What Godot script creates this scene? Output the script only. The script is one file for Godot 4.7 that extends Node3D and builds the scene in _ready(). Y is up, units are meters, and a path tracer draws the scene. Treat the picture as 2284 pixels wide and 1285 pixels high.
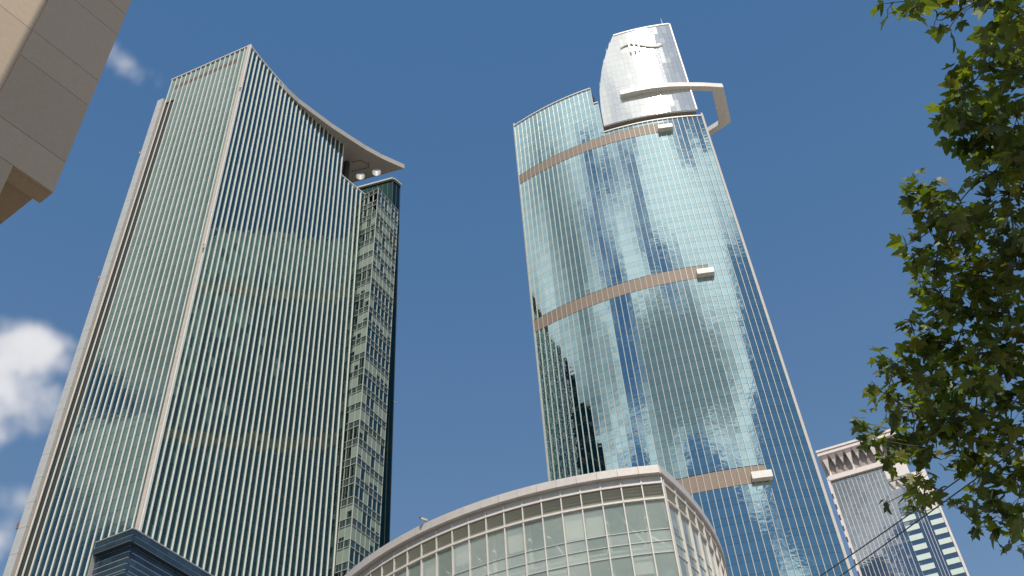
extends Node3D
# Two glass towers, a curved glass podium, a far white tower, a corner of a stone building and a plane tree, seen from the pavement.

const SUN := Vector3(0.0734, 0.8207, 0.5666)
var rng := RandomNumberGenerator.new()
var cam: Camera3D
var cube: BoxMesh
var M := {}
var base := Vector3.ZERO

# ---------------------------------------------------------------- helpers
func lin(r: float, g: float, b: float) -> Color:
	return Color(r, g, b).linear_to_srgb()

func seam(freq: float, octaves: int, s: int, size := 512, type := FastNoiseLite.TYPE_SIMPLEX_SMOOTH) -> Image:
	var n := FastNoiseLite.new()
	n.noise_type = type
	n.seed = s
	n.frequency = freq
	n.fractal_octaves = octaves
	return n.get_seamless_image(size, size)

func tone_texture(freq: float, octaves: int, s: int, low: float, high: float, size := 512) -> ImageTexture:
	var im := seam(freq, octaves, s, size)
	im.convert(Image.FORMAT_RGB8)
	var d := im.get_data()
	for i in d.size():
		d[i] = int(clampf(255.0 * lerpf(low, high, d[i] / 255.0), 0, 255))
	return ImageTexture.create_from_image(Image.create_from_data(size, size, false, Image.FORMAT_RGB8, d))

func normal_texture(freq: float, octaves: int, s: int, strength: float, size := 512) -> ImageTexture:
	var im := seam(freq, octaves, s, size)
	im.convert(Image.FORMAT_RGBA8)
	im.bump_map_to_normal_map(strength)
	return ImageTexture.create_from_image(im)

func mat(called: String, c: Color, rough := 0.6, metal := 0.0) -> StandardMaterial3D:
	var m := StandardMaterial3D.new()
	m.resource_name = called
	m.albedo_color = c
	m.roughness = rough
	m.metallic = metal
	M[called] = m
	return m

func worn(m: StandardMaterial3D, tex: Texture2D, scale: float) -> void:
	m.albedo_texture = tex
	m.uv1_triplanar = true
	m.uv1_world_triplanar = true
	m.uv1_scale = Vector3.ONE * scale

func wavy(m: StandardMaterial3D, tex: Texture2D, scale: float, amount: float) -> void:
	m.normal_enabled = true
	m.normal_texture = tex
	m.normal_scale = amount
	m.uv1_triplanar = true
	m.uv1_world_triplanar = true
	m.uv1_scale = Vector3.ONE * scale

func thing(called: String, label: String, category: String, at: Vector3, group := "") -> Node3D:
	var o := Node3D.new()
	o.name = called
	add_child(o, true)
	o.position = at
	base = at
	o.set_meta("label", label)
	o.set_meta("category", category)
	if group:
		o.set_meta("group", group)
	return o

func node_under(parent: Node3D, called: String) -> Node3D:
	var o := Node3D.new()
	o.name = called
	parent.add_child(o, true)
	return o

# a mesh given in world coordinates, under a thing whose base is `base`
func part(parent: Node3D, called: String, st: SurfaceTool, m: Material, stuff := false, at_base := true) -> MeshInstance3D:
	st.generate_normals()
	var o := MeshInstance3D.new()
	o.name = called
	o.mesh = st.commit()
	o.material_override = m
	parent.add_child(o, true)
	if at_base:
		o.position = -base
	if stuff:
		o.set_meta("kind", "stuff")
	return o

# one shared unit cube, scaled: c centre, x y z full-size axes
func piece(parent: Node3D, called: String, c: Vector3, x: Vector3, y: Vector3, z: Vector3, m: Material, at_base := true) -> MeshInstance3D:
	var o := MeshInstance3D.new()
	o.name = called
	o.mesh = cube
	o.material_override = m
	parent.add_child(o, true)
	o.transform = Transform3D(Basis(x, y, z), c - (base if at_base else Vector3.ZERO))
	return o

func tool() -> SurfaceTool:
	var st := SurfaceTool.new()
	st.begin(Mesh.PRIMITIVE_TRIANGLES)
	st.set_smooth_group(-1)
	return st

func tri(st: SurfaceTool, a: Vector3, b: Vector3, c: Vector3) -> void:
	st.add_vertex(a)
	st.add_vertex(b)
	st.add_vertex(c)

# corners counter-clockwise seen from the front
func quad(st: SurfaceTool, a: Vector3, b: Vector3, c: Vector3, d: Vector3) -> void:
	tri(st, a, c, b)
	tri(st, a, d, c)

func box(st: SurfaceTool, c: Vector3, x: Vector3, y: Vector3, z: Vector3) -> void:
	var a := x * 0.5
	var b := y * 0.5
	var e := z * 0.5
	if a.cross(b).dot(e) < 0.0:
		a = -a
	quad(st, c - a - b + e, c + a - b + e, c + a + b + e, c - a + b + e)
	quad(st, c + a - b - e, c - a - b - e, c - a + b - e, c + a + b - e)
	quad(st, c + a - b + e, c + a - b - e, c + a + b - e, c + a + b + e)
	quad(st, c - a - b - e, c - a - b + e, c - a + b + e, c - a + b - e)
	quad(st, c - a + b + e, c + a + b + e, c + a + b - e, c - a + b - e)
	quad(st, c - a - b - e, c + a - b - e, c + a - b + e, c - a - b + e)

func v3(p: Vector2, y: float) -> Vector3:
	return Vector3(p.x, y, p.y)

# upright prism on a plan polygon (x, z); y0 and y1 are numbers or one height per corner
func prism(st: SurfaceTool, poly: PackedVector2Array, y0: Variant, y1: Variant) -> void:
	var n := poly.size()
	var lo := []
	var hi := []
	for i in n:
		lo.append(y0[i] if y0 is Array else y0)
		hi.append(y1[i] if y1 is Array else y1)
	var area := 0.0
	for i in n:
		area += poly[i].cross(poly[(i + 1) % n])
	for i in n:
		var j := (i + 1) % n
		if area < 0.0:
			quad(st, v3(poly[i], lo[i]), v3(poly[j], lo[j]), v3(poly[j], hi[j]), v3(poly[i], hi[i]))
		else:
			quad(st, v3(poly[j], lo[j]), v3(poly[i], lo[i]), v3(poly[i], hi[i]), v3(poly[j], hi[j]))
	var t := Geometry2D.triangulate_polygon(poly)
	for k in range(0, t.size(), 3):
		var a := t[k]
		var b := t[k + 1]
		var c := t[k + 2]
		if (poly[b] - poly[a]).cross(poly[c] - poly[a]) < 0.0:
			var s := b
			b = c
			c = s
		tri(st, v3(poly[a], hi[a]), v3(poly[b], hi[b]), v3(poly[c], hi[c]))
		tri(st, v3(poly[a], lo[a]), v3(poly[c], lo[c]), v3(poly[b], lo[b]))

func tube(st: SurfaceTool, pts: Array, radii: Array, sides := 7) -> void:
	var rings := []
	for i in pts.size():
		var d: Vector3 = (pts[mini(i + 1, pts.size() - 1)] - pts[maxi(i - 1, 0)]).normalized()
		var u := d.cross(Vector3.UP if absf(d.y) < 0.9 else Vector3.RIGHT).normalized()
		var w := d.cross(u)
		var ring := []
		for k in sides:
			var a := TAU * k / sides
			ring.append(pts[i] + (u * cos(a) + w * sin(a)) * radii[i])
		rings.append(ring)
	for i in pts.size() - 1:
		for k in sides:
			var l := (k + 1) % sides
			quad(st, rings[i][l], rings[i][k], rings[i + 1][k], rings[i + 1][l])
	for k in range(1, sides - 1):
		tri(st, rings[0][0], rings[0][k], rings[0][k + 1])
		var e: Array = rings[-1]
		tri(st, e[0], e[k + 1], e[k])

func heading(deg: float) -> Vector2:
	return Vector2(sin(deg_to_rad(deg)), -cos(deg_to_rad(deg)))

func on_circle(c: Vector2, r: float, deg: float) -> Vector2:
	return c + r * Vector2(sin(deg_to_rad(deg)), cos(deg_to_rad(deg)))

# how large a flat piece shows in the photograph (0 when it does not)
func shows(p: Vector3, n: Vector3, area: float) -> float:
	var d := p - cam.position
	var l := cam.basis.inverse() * d
	if l.z > -1.0 or absf(l.x / l.z) > 0.53 or absf(l.y / l.z) > 0.3:
		return 0.0
	return maxf(0.0, -n.dot(d.normalized())) * area / d.length_squared()

# panes: dictionaries c (centre), x, y, n (full-size axes and outward normal), m (material key), s (how large it shows)
func lay_panes(parent: Node3D, panes: Array, called: String, most := 300) -> void:
	panes.sort_custom(func(a, b): return a.s > b.s)
	var rest := {}
	for i in panes.size():
		var p: Dictionary = panes[i]
		if i < most and p.s > 0.0:
			piece(parent, called, p.c, p.x, p.y, p.n * 0.03, M[p.m])
		else:
			if not rest.has(p.m):
				rest[p.m] = tool()
			var f: Vector3 = p.c + p.n * 0.015
			quad(rest[p.m], f - p.x * 0.5 - p.y * 0.5, f + p.x * 0.5 - p.y * 0.5, f + p.x * 0.5 + p.y * 0.5, f - p.x * 0.5 + p.y * 0.5)
	for k in rest:
		part(parent, called + "_field", rest[k], M[k], true)

# a pane whose glass is set a hair out of true, as panes are
func pane(c: Vector3, along: Vector3, width: float, height: float, yaw: float, pitch: float, m: String) -> Dictionary:
	var b := Basis(Vector3.UP, yaw) * Basis(along, pitch)
	var x := (b * along) * width
	var y := (b * Vector3.UP) * height
	var n := x.cross(y).normalized()
	return {"c": c, "x": x, "y": y, "n": n, "m": m, "s": shows(c, n, width * height)}

# ---------------------------------------------------------------- the scene
func _ready() -> void:
	rng.seed = 20
	cube = BoxMesh.new()
	make_camera()
	make_sky()
	make_materials()
	print("materials ", Time.get_ticks_msec())
	make_ground()
	make_fin_tower()
	print("fin tower ", Time.get_ticks_msec())
	make_curved_tower()
	print("curved tower ", Time.get_ticks_msec())
	make_podium()
	make_stepped_tower()
	make_far_tower()
	make_tiled_building()
	make_stone_building()
	make_tree()
	make_cables()
	print("done ", Time.get_ticks_msec())

func make_camera() -> void:
	cam = Camera3D.new()
	cam.name = "camera"
	cam.fov = 32.56
	cam.near = 0.1
	cam.far = 6000.0
	cam.transform = Transform3D(Basis(Vector3(0.99661, -0.05910, -0.05717), Vector3(0.08223, 0.71630, 0.69293), Vector3(0.0, -0.69528, 0.71873)).orthonormalized(), Vector3(0, 1.6, 0))
	add_child(cam)
	cam.current = true
	var sun := DirectionalLight3D.new()
	sun.name = "sun"
	sun.light_energy = 1.45
	sun.light_color = Color(1.0, 0.955, 0.89)
	sun.light_angular_distance = 0.53
	sun.shadow_enabled = true
	add_child(sun)
	sun.look_at_from_position(SUN * 100.0, Vector3.ZERO, Vector3.UP)

func make_sky() -> void:
	var w := 2048
	var h := 1024
	var big := FastNoiseLite.new()
	big.seed = 11
	big.noise_type = FastNoiseLite.TYPE_SIMPLEX_SMOOTH
	big.frequency = 1.0
	big.fractal_octaves = 7
	big.fractal_gain = 0.56
	var wisp := FastNoiseLite.new()
	wisp.seed = 3
	wisp.noise_type = FastNoiseLite.TYPE_SIMPLEX_SMOOTH
	wisp.frequency = 6.5
	wisp.fractal_octaves = 6
	wisp.fractal_gain = 0.52
	var shade := FastNoiseLite.new()
	shade.seed = 5
	shade.frequency = 1.3
	shade.fractal_octaves = 5
	# clouds and clearings: azimuth, elevation, half-width, half-height (degrees), cover, thickness. The first lines are
	# seen directly on the west side; the others are the ones that the glass of the two towers mirrors.
	var spots := [
		[-34.9, 36.4, 3.5, 2.1, 0.92, 0.0], [-32.2, 38.0, 2.0, 1.3, 0.55, 0.0], [-36.6, 34.2, 2.6, 1.6, 0.5, 0.0], [-34.4, 53.0, 2.6, 1.2, 1.12, 0.0], [-36.4, 54.4, 1.8, 1.6, 1.05, 0.0], [-32.0, 27.4, 1.7, 1.7, 0.95, 0.0], [-31.3, 30.0, 0.9, 1.0, 0.6, 0.0], [-41.0, 30.0, 8.0, 5.0, 0.45, 0.0],
		[-128.0, 44.0, 17.0, 14.0, 0.62, 0.30], [-150.0, 39.0, 4.6, 9.0, -0.46, 0.0], [-166.0, 37.5, 13.0, 5.0, 0.75, 0.95], [-170.0, 47.5, 14.0, 4.0, 0.40, -0.3], [168.5, 44.0, 4.5, 6.0, 0.60, -0.4], [157.0, 37.0, 4.5, 8.0, -0.30, 0.0], [178.0, 27.5, 25.0, 3.5, -0.22, 0.0], [150.0, 47.5, 12.0, 4.5, 0.60, -0.1], [138.0, 35.0, 18.0, 6.5, -0.75, 0.0], [-112.0, 48.0, 9.0, 9.0, 0.65, -0.35], [-112.0, 36.5, 8.0, 2.0, -0.55, 0.0], [-112.0, 26.0, 12.0, 3.0, -0.6, 0.0], [163.0, 33.5, 10.0, 4.0, -0.36, 0.0], [72.0, 52.0, 30.0, 12.0, -0.6, 0.0], [-156.0, 30.5, 4.5, 3.0, 0.75, 0.1]]
	var dirs := []
	for k in spots:
		var a := deg_to_rad(k[0])
		var e := deg_to_rad(k[1])
		dirs.append([a, e, deg_to_rad(k[2]), deg_to_rad(k[3]), k[4], cos(e), k[5]])
	var data := PackedFloat32Array()
	data.resize(w * h * 3)
	var i := 0
	for y in h:
		var e := PI * (0.5 - (y + 0.5) / h)
		var se := sin(e)
		var ce := cos(e)
		var t := clampf(se, 0.0, 1.0)
		var k := pow(1.0 - t, 2.4)
		var blue := Vector3(0.064, 0.160, 0.340).lerp(Vector3(0.38, 0.54, 0.72), k)
		for x in w:
			var c := blue
			var glare := 0.0
			if e < -0.02:
				c = Vector3(0.20, 0.20, 0.19)
			else:
				var a := wrapf(TAU * (x + 0.5) / w, -PI, PI)
				var d := Vector3(sin(a) * ce, se, -cos(a) * ce)
				# a flat layer of cloud overhead: looked at from below it spreads to the horizon
				var q := Vector3(d.x, d.y * 0.55, d.z) / (0.42 + se)
				var n := big.get_noise_3dv(q * 2.5)
				# the half of the sky behind the camera carries the clouds the glass mirrors
				var back := smoothstep(-0.35, 0.35, d.z)
				var cover := n * 1.05 + lerpf(-0.62, -0.05, back)
				var bulk := 0.0
				if d.z > 0.0:
					glare = 0.38 * exp(-d.angle_to(SUN) / 0.16)
				var near := 0.0
				for s in dirs:
					var da: float = absf(wrapf(a - s[0], -PI, PI)) * s[5] / s[2]
					if da < 2.4:
						var de: float = absf(e - s[1]) / s[3]
						if de < 2.4:
							var f := exp(-(da * da + de * de))
							var g: float = s[4] * f
							cover += g
							bulk += s[6] * f
							if d.z < 0.0:
								near += g
				if near > 0.02:
					cover += (wisp.get_noise_3dv(d) - 0.08) * 1.5 * smoothstep(0.02, 0.3, near)
				if cover > -0.12:
					var amount := smoothstep(-0.06, 0.30, cover)
					var thick := smoothstep(0.10, 0.95, cover * 0.6 + bulk + 0.55 * shade.get_noise_3dv(q * 3.0))
					var white := Vector3(1.06, 1.07, 1.08).lerp(Vector3(0.25, 0.30, 0.33), thick)
					if near > 0.02:
						amount = smoothstep(-0.12, 0.62, cover)
						white = Vector3(0.62, 0.64, 0.70).lerp(Vector3(0.82, 0.82, 0.84), smoothstep(0.1, 0.9, cover))
					c = c.lerp(white, amount * 0.95)
			# the bright air round the sun
			c += Vector3(1.0, 0.97, 0.90) * glare
			data[i] = c.x
			data[i + 1] = c.y
			data[i + 2] = c.z
			i += 3
	var im := Image.create_from_data(w, h, false, Image.FORMAT_RGBF, data.to_byte_array())
	var pano := PanoramaSkyMaterial.new()
	pano.panorama = ImageTexture.create_from_image(im)
	var sky := Sky.new()
	sky.sky_material = pano
	var env := Environment.new()
	env.background_mode = Environment.BG_SKY
	env.sky = sky
	env.tonemap_mode = Environment.TONE_MAPPER_LINEAR
	env.tonemap_exposure = 1.0
	env.sdfgi_enabled = true
	env.ssao_enabled = true
	env.ssil_enabled = true
	var we := WorldEnvironment.new()
	we.name = "world"
	we.environment = env
	add_child(we)

func make_materials() -> void:
	var ripple := normal_texture(0.012, 3, 3, 6.0)
	var grain := tone_texture(0.02, 5, 8, 0.92, 1.0)
	var streak := tone_texture(0.03, 4, 9, 0.82, 1.0)
	# mirror-coated teal glass of the curved tower
	wavy(mat("teal_glass", lin(0.44, 0.61, 0.635), 0.02, 1.0), ripple, 0.11, 0.05)
	wavy(mat("teal_spandrel", lin(0.41, 0.58, 0.605), 0.03, 1.0), ripple, 0.13, 0.05)
	# darker green coated glass of the fin tower
	wavy(mat("green_glass", lin(0.165, 0.245, 0.226), 0.03, 1.0), ripple, 0.12, 0.04)
	wavy(mat("green_spandrel", lin(0.150, 0.230, 0.213), 0.04, 1.0), ripple, 0.14, 0.04)
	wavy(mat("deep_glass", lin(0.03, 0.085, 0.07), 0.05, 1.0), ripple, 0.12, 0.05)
	wavy(mat("bay_glass", lin(0.19, 0.25, 0.225), 0.04, 1.0), ripple, 0.12, 0.06)
	mat("bay_frame", lin(0.40, 0.44, 0.42), 0.45)
	mat("bay_spandrel", lin(0.16, 0.22, 0.21), 0.12, 0.8)
	worn(mat("blind", lin(0.23, 0.30, 0.26), 0.5), grain, 0.3)
	worn(mat("fin_white", lin(0.80, 0.82, 0.79), 0.45), grain, 0.05)
	worn(mat("corner_stone", lin(0.62, 0.56, 0.52), 0.55), grain, 0.06)
	worn(mat("metal_grey", lin(0.53, 0.56, 0.57), 0.45, 0.1), grain, 0.06)
	worn(mat("reveal_tan", lin(0.38, 0.31, 0.26), 0.6), grain, 0.1)
	mat("louvre_brown", lin(0.12, 0.085, 0.075), 0.6)
	worn(mat("soffit_grey", lin(0.42, 0.40, 0.38), 0.6), grain, 0.12)
	worn(mat("well_white", lin(0.62, 0.60, 0.57), 0.5), grain, 0.3)
	mat("dark_steel", lin(0.06, 0.06, 0.07), 0.5, 0.3)
	mat("core_dark", lin(0.03, 0.04, 0.04), 0.8)
	# curved tower trim
	worn(mat("mullion_pale", lin(0.52, 0.53, 0.50), 0.45), grain, 0.05)
	worn(mat("band_brown", lin(0.30, 0.235, 0.19), 0.65), streak, 0.16)
	worn(mat("box_white", lin(0.80, 0.79, 0.77), 0.5), grain, 0.1)
	worn(mat("side_stone", lin(0.64, 0.61, 0.58), 0.6), grain, 0.06)
	var crown := mat("crown_silver", lin(0.74, 0.77, 0.76), 0.055, 0.68)
	wavy(crown, ripple, 0.11, 0.05)
	var crown2 := mat("crown_silver_dull", lin(0.73, 0.76, 0.75), 0.08, 0.68)
	wavy(crown2, ripple, 0.13, 0.05)
	worn(mat("ring_white", lin(0.78, 0.78, 0.76), 0.45), grain, 0.07)
	mat("sign_grey", lin(0.25, 0.26, 0.26), 0.5)
	mat("sign_white", lin(0.82, 0.82, 0.78), 0.4)
	# podium
	worn(mat("fascia_pink", lin(0.61, 0.585, 0.57), 0.4, 0.1), grain, 0.2)
	worn(mat("frame_white", lin(0.70, 0.68, 0.65), 0.45), grain, 0.2)
	mat("slat_metal", lin(0.42, 0.45, 0.40), 0.4, 0.3)
	for k in [["podium_glass", 0.50, 0.62, 0.58, 0.26], ["podium_glass_pale", 0.55, 0.66, 0.62, 0.36]]:
		var g := mat(k[0], lin(k[1], k[2], k[3]), 0.05)
		g.transparency = BaseMaterial3D.TRANSPARENCY_ALPHA
		g.albedo_color.a = k[4]
		g.metallic_specular = 0.9
	worn(mat("interior_white", lin(0.66, 0.67, 0.62), 0.7), grain, 0.3)
	worn(mat("podium_core", lin(0.70, 0.82, 0.76), 0.8), streak, 0.12)
	# far tower
	worn(mat("far_white", lin(0.80, 0.75, 0.73), 0.6), grain, 0.05)
	worn(mat("far_grey", lin(0.36, 0.35, 0.34), 0.7), grain, 0.05)
	worn(mat("far_tan", lin(0.34, 0.27, 0.23), 0.7), grain, 0.05)
	wavy(mat("far_glass", lin(0.35, 0.39, 0.42), 0.03, 1.0), ripple, 0.08, 0.05)
	mat("far_spandrel", lin(0.62, 0.74, 0.70), 0.35)
	# tiled building
	worn(mat("tile_a", lin(0.045, 0.085, 0.125), 0.22, 0.2), streak, 0.5)
	worn(mat("tile_b", lin(0.055, 0.10, 0.145), 0.22, 0.2), streak, 0.45)
	worn(mat("tile_c", lin(0.036, 0.072, 0.11), 0.22, 0.2), streak, 0.55)
	mat("grout", lin(0.46, 0.48, 0.51), 0.7)
	mat("coping_pale", lin(0.45, 0.47, 0.48), 0.5, 0.3)
	# stone building
	var plaster := tone_texture(0.015, 6, 21, 0.93, 1.0, 1024)
	var rough := normal_texture(0.09, 4, 22, 3.0)
	for k in [["stone_a", 0.54, 0.44, 0.335], ["stone_b", 0.50, 0.405, 0.305], ["stone_c", 0.53, 0.435, 0.325]]:
		var s := mat(k[0], lin(k[1], k[2], k[3]), 0.7)
		worn(s, plaster, 0.45)
		s.normal_enabled = true
		s.normal_texture = rough
		s.normal_scale = 0.025
	worn(mat("stone_back", lin(0.45, 0.37, 0.29), 0.8), plaster, 0.5)
	# tree, ground
	worn(mat("bark", lin(0.13, 0.11, 0.085), 0.85), streak, 1.4)
	mat("twig", lin(0.07, 0.055, 0.035), 0.8)
	for k in [["leaf_a", 0.046, 0.074, 0.009, 0.095, 0.140, 0.006], ["leaf_b", 0.068, 0.104, 0.010, 0.190, 0.255, 0.008], ["leaf_c", 0.030, 0.050, 0.010, 0.045, 0.075, 0.006], ["leaf_d", 0.085, 0.098, 0.011, 0.170, 0.180, 0.008]]:
		var l := mat(k[0], lin(k[1], k[2], k[3]), 0.5)
		l.backlight_enabled = true
		l.backlight = lin(k[4], k[5], k[6])
		l.cull_mode = BaseMaterial3D.CULL_DISABLED
	worn(mat("paving", lin(0.34, 0.29, 0.23), 0.85), streak, 0.3)
	worn(mat("asphalt", lin(0.05, 0.05, 0.052), 0.9), streak, 0.6)
	worn(mat("kerb", lin(0.32, 0.31, 0.29), 0.85), streak, 0.4)
	mat("cable", lin(0.015, 0.015, 0.017), 0.6)
	mat("lamp_red", lin(0.35, 0.07, 0.05), 0.4)
	mat("lamp_grey", lin(0.2, 0.2, 0.2), 0.5)

func make_ground() -> void:
	base = Vector3.ZERO
	var st := tool()
	box(st, Vector3(0, -0.5, 0), Vector3(6000, 0, 0), Vector3(0, 1, 0), Vector3(0, 0, 6000))
	var o := part(self, "ground", st, M.paving)
	o.set_meta("kind", "structure")
	# the asphalt street between the stone building and the pavement, with its kerbs
	st = tool()
	quad(st, Vector3(-26, 0.004, 300), Vector3(-2.5, 0.004, 300), Vector3(-2.5, 0.004, -48), Vector3(-26, 0.004, -48))
	o = part(self, "road", st, M.asphalt)
	o.set_meta("kind", "structure")
	for x in [-26.0, -2.5]:
		st = tool()
		box(st, Vector3(x, 0.065, 126), Vector3(0.3, 0, 0), Vector3(0, 0.13, 0), Vector3(0, 0, 348))
		o = part(self, "kerb", st, M.kerb)
		o.set_meta("kind", "structure")

# ---------------------------------------------------------------- the tower of white fins
func lamp(parent: Node3D, at: Vector3, out: Vector3) -> void:
	var l := node_under(parent, "warning_lamp")
	var side := out.cross(Vector3.UP)
	piece(l, "bracket", at + out * 0.2, out * 0.4, Vector3.UP * 0.1, side * 0.1, M.lamp_grey)
	var p := at + out * 0.38
	var st := tool()
	tube(st, [p, p + Vector3.UP * 0.42, p + Vector3.UP * 0.5], [0.13, 0.13, 0.06], 8)
	part(l, "lens", st, M.lamp_red)
	piece(l, "control_box", p + Vector3.DOWN * 0.4, out * 0.22, Vector3.UP * 0.5, side * 0.22, M.lamp_grey)

func make_fin_tower() -> void:
	var corner := Vector2(-52.035, -113.655)
	var o := thing("glass_tower", "tall green glass office tower with close white vertical fins and a pointed roof canopy", "tower", v3(corner, 0.0))
	var wall := [corner]          # the bowed east wall, one point per fin
	var head := []
	var p := corner
	for i in 31:
		var a := 18.0 + 18.0 * (i + 0.5) / 31.0
		head.append(a)
		p += heading(a) * 1.359
		wall.append(p)
	var dl := heading(-70.0)
	var nl := Vector2(-0.34202, 0.93969)
	var bay := 1.256
	var left := corner + dl * bay * 16.0
	var roof := func(q: Vector2) -> float: return 192.3 + 0.13717 * (q - Vector2(-47.7306, -125.0986)).dot(Vector2(0.61807, -0.78612))
	# bodies behind the glass
	var st := tool()
	var poly := PackedVector2Array()
	var tops := []
	var inset := 0.25
	poly.append(left - nl * inset - dl * 0.1)
	tops.append(190.4)
	for i in 26:
		var n := Vector2(cos(deg_to_rad(head[mini(i, 30)])), sin(deg_to_rad(head[mini(i, 30)])))
		poly.append(wall[i] - n * inset - (nl * inset if i == 0 else Vector2.ZERO))
		tops.append(minf(roof.call(wall[i]), 196.0) - 0.4)
	poly.append(wall[25] + dl * 24.0)
	tops.append(193.0)
	prism(st, poly, 0.0, tops)
	part(o, "core", st, M.core_dark)
	st = tool()
	poly = PackedVector2Array()
	for i in range(25, 32):
		var n := Vector2(cos(deg_to_rad(head[mini(i, 30)])), sin(deg_to_rad(head[mini(i, 30)])))
		poly.append(wall[i] - n * inset)
	poly.append(wall[31] + dl * 26.0)
	poly.append(wall[25] + dl * 23.9)
	prism(st, poly, 0.0, 182.0)
	part(o, "rear_core", st, M.core_dark)
	# glass
	var panes := []
	var dl3 := Vector3(-dl.x, 0, -dl.y)   # left to right along the south wall
	for i in 16:
		var jy := rng.randfn(0.0, 0.0035)
		for r in 90:
			var y0 := 190.3 - 2.1 * (r + 1)
			var deep := 0.0
			var m := "green_glass" if r % 2 == 0 else "green_spandrel"
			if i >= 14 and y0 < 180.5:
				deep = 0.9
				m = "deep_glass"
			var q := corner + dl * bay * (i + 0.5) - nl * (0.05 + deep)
			if r == 1 and i >= 2 and i <= 14:
				panes.append(pane(v3(q, y0 + 1.75), dl3, bay - 0.04, 0.66, jy, 0.0, m))
				piece(o, "vent_panel", v3(q, y0 + 0.72), dl3 * (bay - 0.04), Vector3.UP * 1.4, v3(nl, 0) * 0.06, M.louvre_brown)
				continue
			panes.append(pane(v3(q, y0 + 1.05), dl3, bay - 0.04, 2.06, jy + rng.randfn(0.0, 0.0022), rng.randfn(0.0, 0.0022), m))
	var sp := []
	for i in 31:
		var h: float = head[i]
		var d2 := heading(h)
		var n2 := Vector2(cos(deg_to_rad(h)), sin(deg_to_rad(h)))
		var mid: Vector2 = (wall[i] + wall[i + 1]) * 0.5 - n2 * 0.05
		var top: float = roof.call(mid) - 0.35 if i < 25 else 182.2
		var jy := rng.randfn(0.0, 0.005)
		var r := 0
		var y1 := top
		while y1 > 2.0:
			var y0 := 190.3 - 2.1 * ceilf((190.3 - y1) / 2.1 + 0.001)
			var hh := y1 - y0
			if hh > 0.3:
				sp.append(pane(v3(mid, (y0 + y1) * 0.5), v3(d2, 0), 1.319, hh - 0.04, jy + rng.randfn(0.0, 0.007), rng.randfn(0.0, 0.006), "green_glass" if r % 2 == 0 else "green_spandrel"))
			r += 1
			y1 = y0
	lay_panes(o, panes, "south_pane", 300)
	lay_panes(o, sp, "east_pane", 300)
	# fins
	for i in 17:
		var q := corner + dl * bay * i + nl * 0.06
		if i == 0:
			continue
		var y := 190.55
		piece(o, "fin", v3(q, y * 0.5), dl3 * 0.20, Vector3.UP * y, v3(nl, 0) * 0.14, M.fin_white)
	for i in range(1, 32):
		var h := 18.0 + 18.0 * i / 31.0
		var n2 := Vector2(cos(deg_to_rad(h)), sin(deg_to_rad(h)))
		var q: Vector2 = wall[i] + n2 * 0.07
		var y: float = roof.call(wall[i]) - 0.1 if i <= 25 else 182.5
		piece(o, "fin", v3(q, y * 0.5), v3(heading(h), 0) * 0.16, Vector3.UP * y, v3(n2, 0) * 0.21, M.fin_white)
	# the corner pier, pale stone with joints
	var cp := node_under(o, "corner_pier")
	var cq := corner + nl * 0.10 + dl * 0.22
	for k in 45:
		var y := 190.6 - 4.2 * (k + 0.5)
		piece(cp, "cladding_panel", v3(cq, y - 0.0) , dl3 * 0.52, Vector3.UP * 4.16, v3(nl, 0) * 0.5, M.corner_stone)
	piece(o, "corner_fin", v3(corner + Vector2(0.18, 0.12), 95.2), dl3 * 0.26, Vector3.UP * 190.4, v3(nl, 0) * 0.36, M.fin_white)
	# copings
	piece(o, "coping", v3(corner + dl * bay * 8.0 + nl * 0.05, 190.62), dl3 * (bay * 16.0 + 0.6), Vector3.UP * 0.26, v3(nl, 0) * 0.34, M.fin_white)
	for i in 25:
		var a := v3(wall[i], roof.call(wall[i]) - 0.05)
		var b := v3(wall[i + 1], roof.call(wall[i + 1]) - 0.05)
		piece(o, "coping_east", (a + b) * 0.5, b - a, Vector3.UP * 0.24, Vector3(0.34, 0, 0.14), M.fin_white)
	for i in range(25, 31):
		var a := v3(wall[i], 182.45)
		var b := v3(wall[i + 1], 182.45)
		piece(o, "coping_east", (a + b) * 0.5, b - a, Vector3.UP * 0.2, Vector3(0.34, 0, 0.2), M.fin_white)
	# the west pier: a tan reveal and a grey metal pilaster of stacked panels, shorter than the wall
	piece(o, "reveal", v3(left + dl * 0.55 - nl * 0.55, 92.0), dl3 * 0.85, Vector3.UP * 184.0, v3(nl, 0) * 0.5, M.reveal_tan)
	var pil := node_under(o, "pilaster")
	for k in 44:
		var y := 184.2 - 4.2 * (k + 0.5)
		piece(pil, "pilaster_panel", v3(left + dl * 1.75 - nl * 0.35, y), dl3 * 1.5, Vector3.UP * 4.15, v3(nl, 0) * 0.9, M.metal_grey)
	# the roof canopy, a thick prow with two round light wells
	var cm := tool()
	var cpoly := PackedVector2Array([Vector2(-48.9, -122.4), Vector2(-47.28, -125.73), Vector2(-45.16, -129.79), Vector2(-42.23, -134.11), Vector2(-39.2, -138.56), Vector2(-35.98, -142.64), Vector2(-32.66, -146.83), Vector2(-29.15, -150.59), Vector2(-24.35, -154.86), Vector2(-37.85, -157.3), Vector2(-59.0, -163.0), Vector2(-64.0, -133.0)])
	var ct := []
	var cb := []
	for q in cpoly:
		ct.append(roof.call(q))
		cb.append(roof.call(q) - 1.6)
	prism(cm, cpoly, cb, ct)
	cm.generate_normals()
	var csg := CSGCombiner3D.new()
	csg.name = "canopy"
	o.add_child(csg, true)
	csg.position = -base
	var slab := CSGMesh3D.new()
	slab.mesh = cm.commit()
	slab.material = M.soffit_grey
	csg.add_child(slab)
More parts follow.
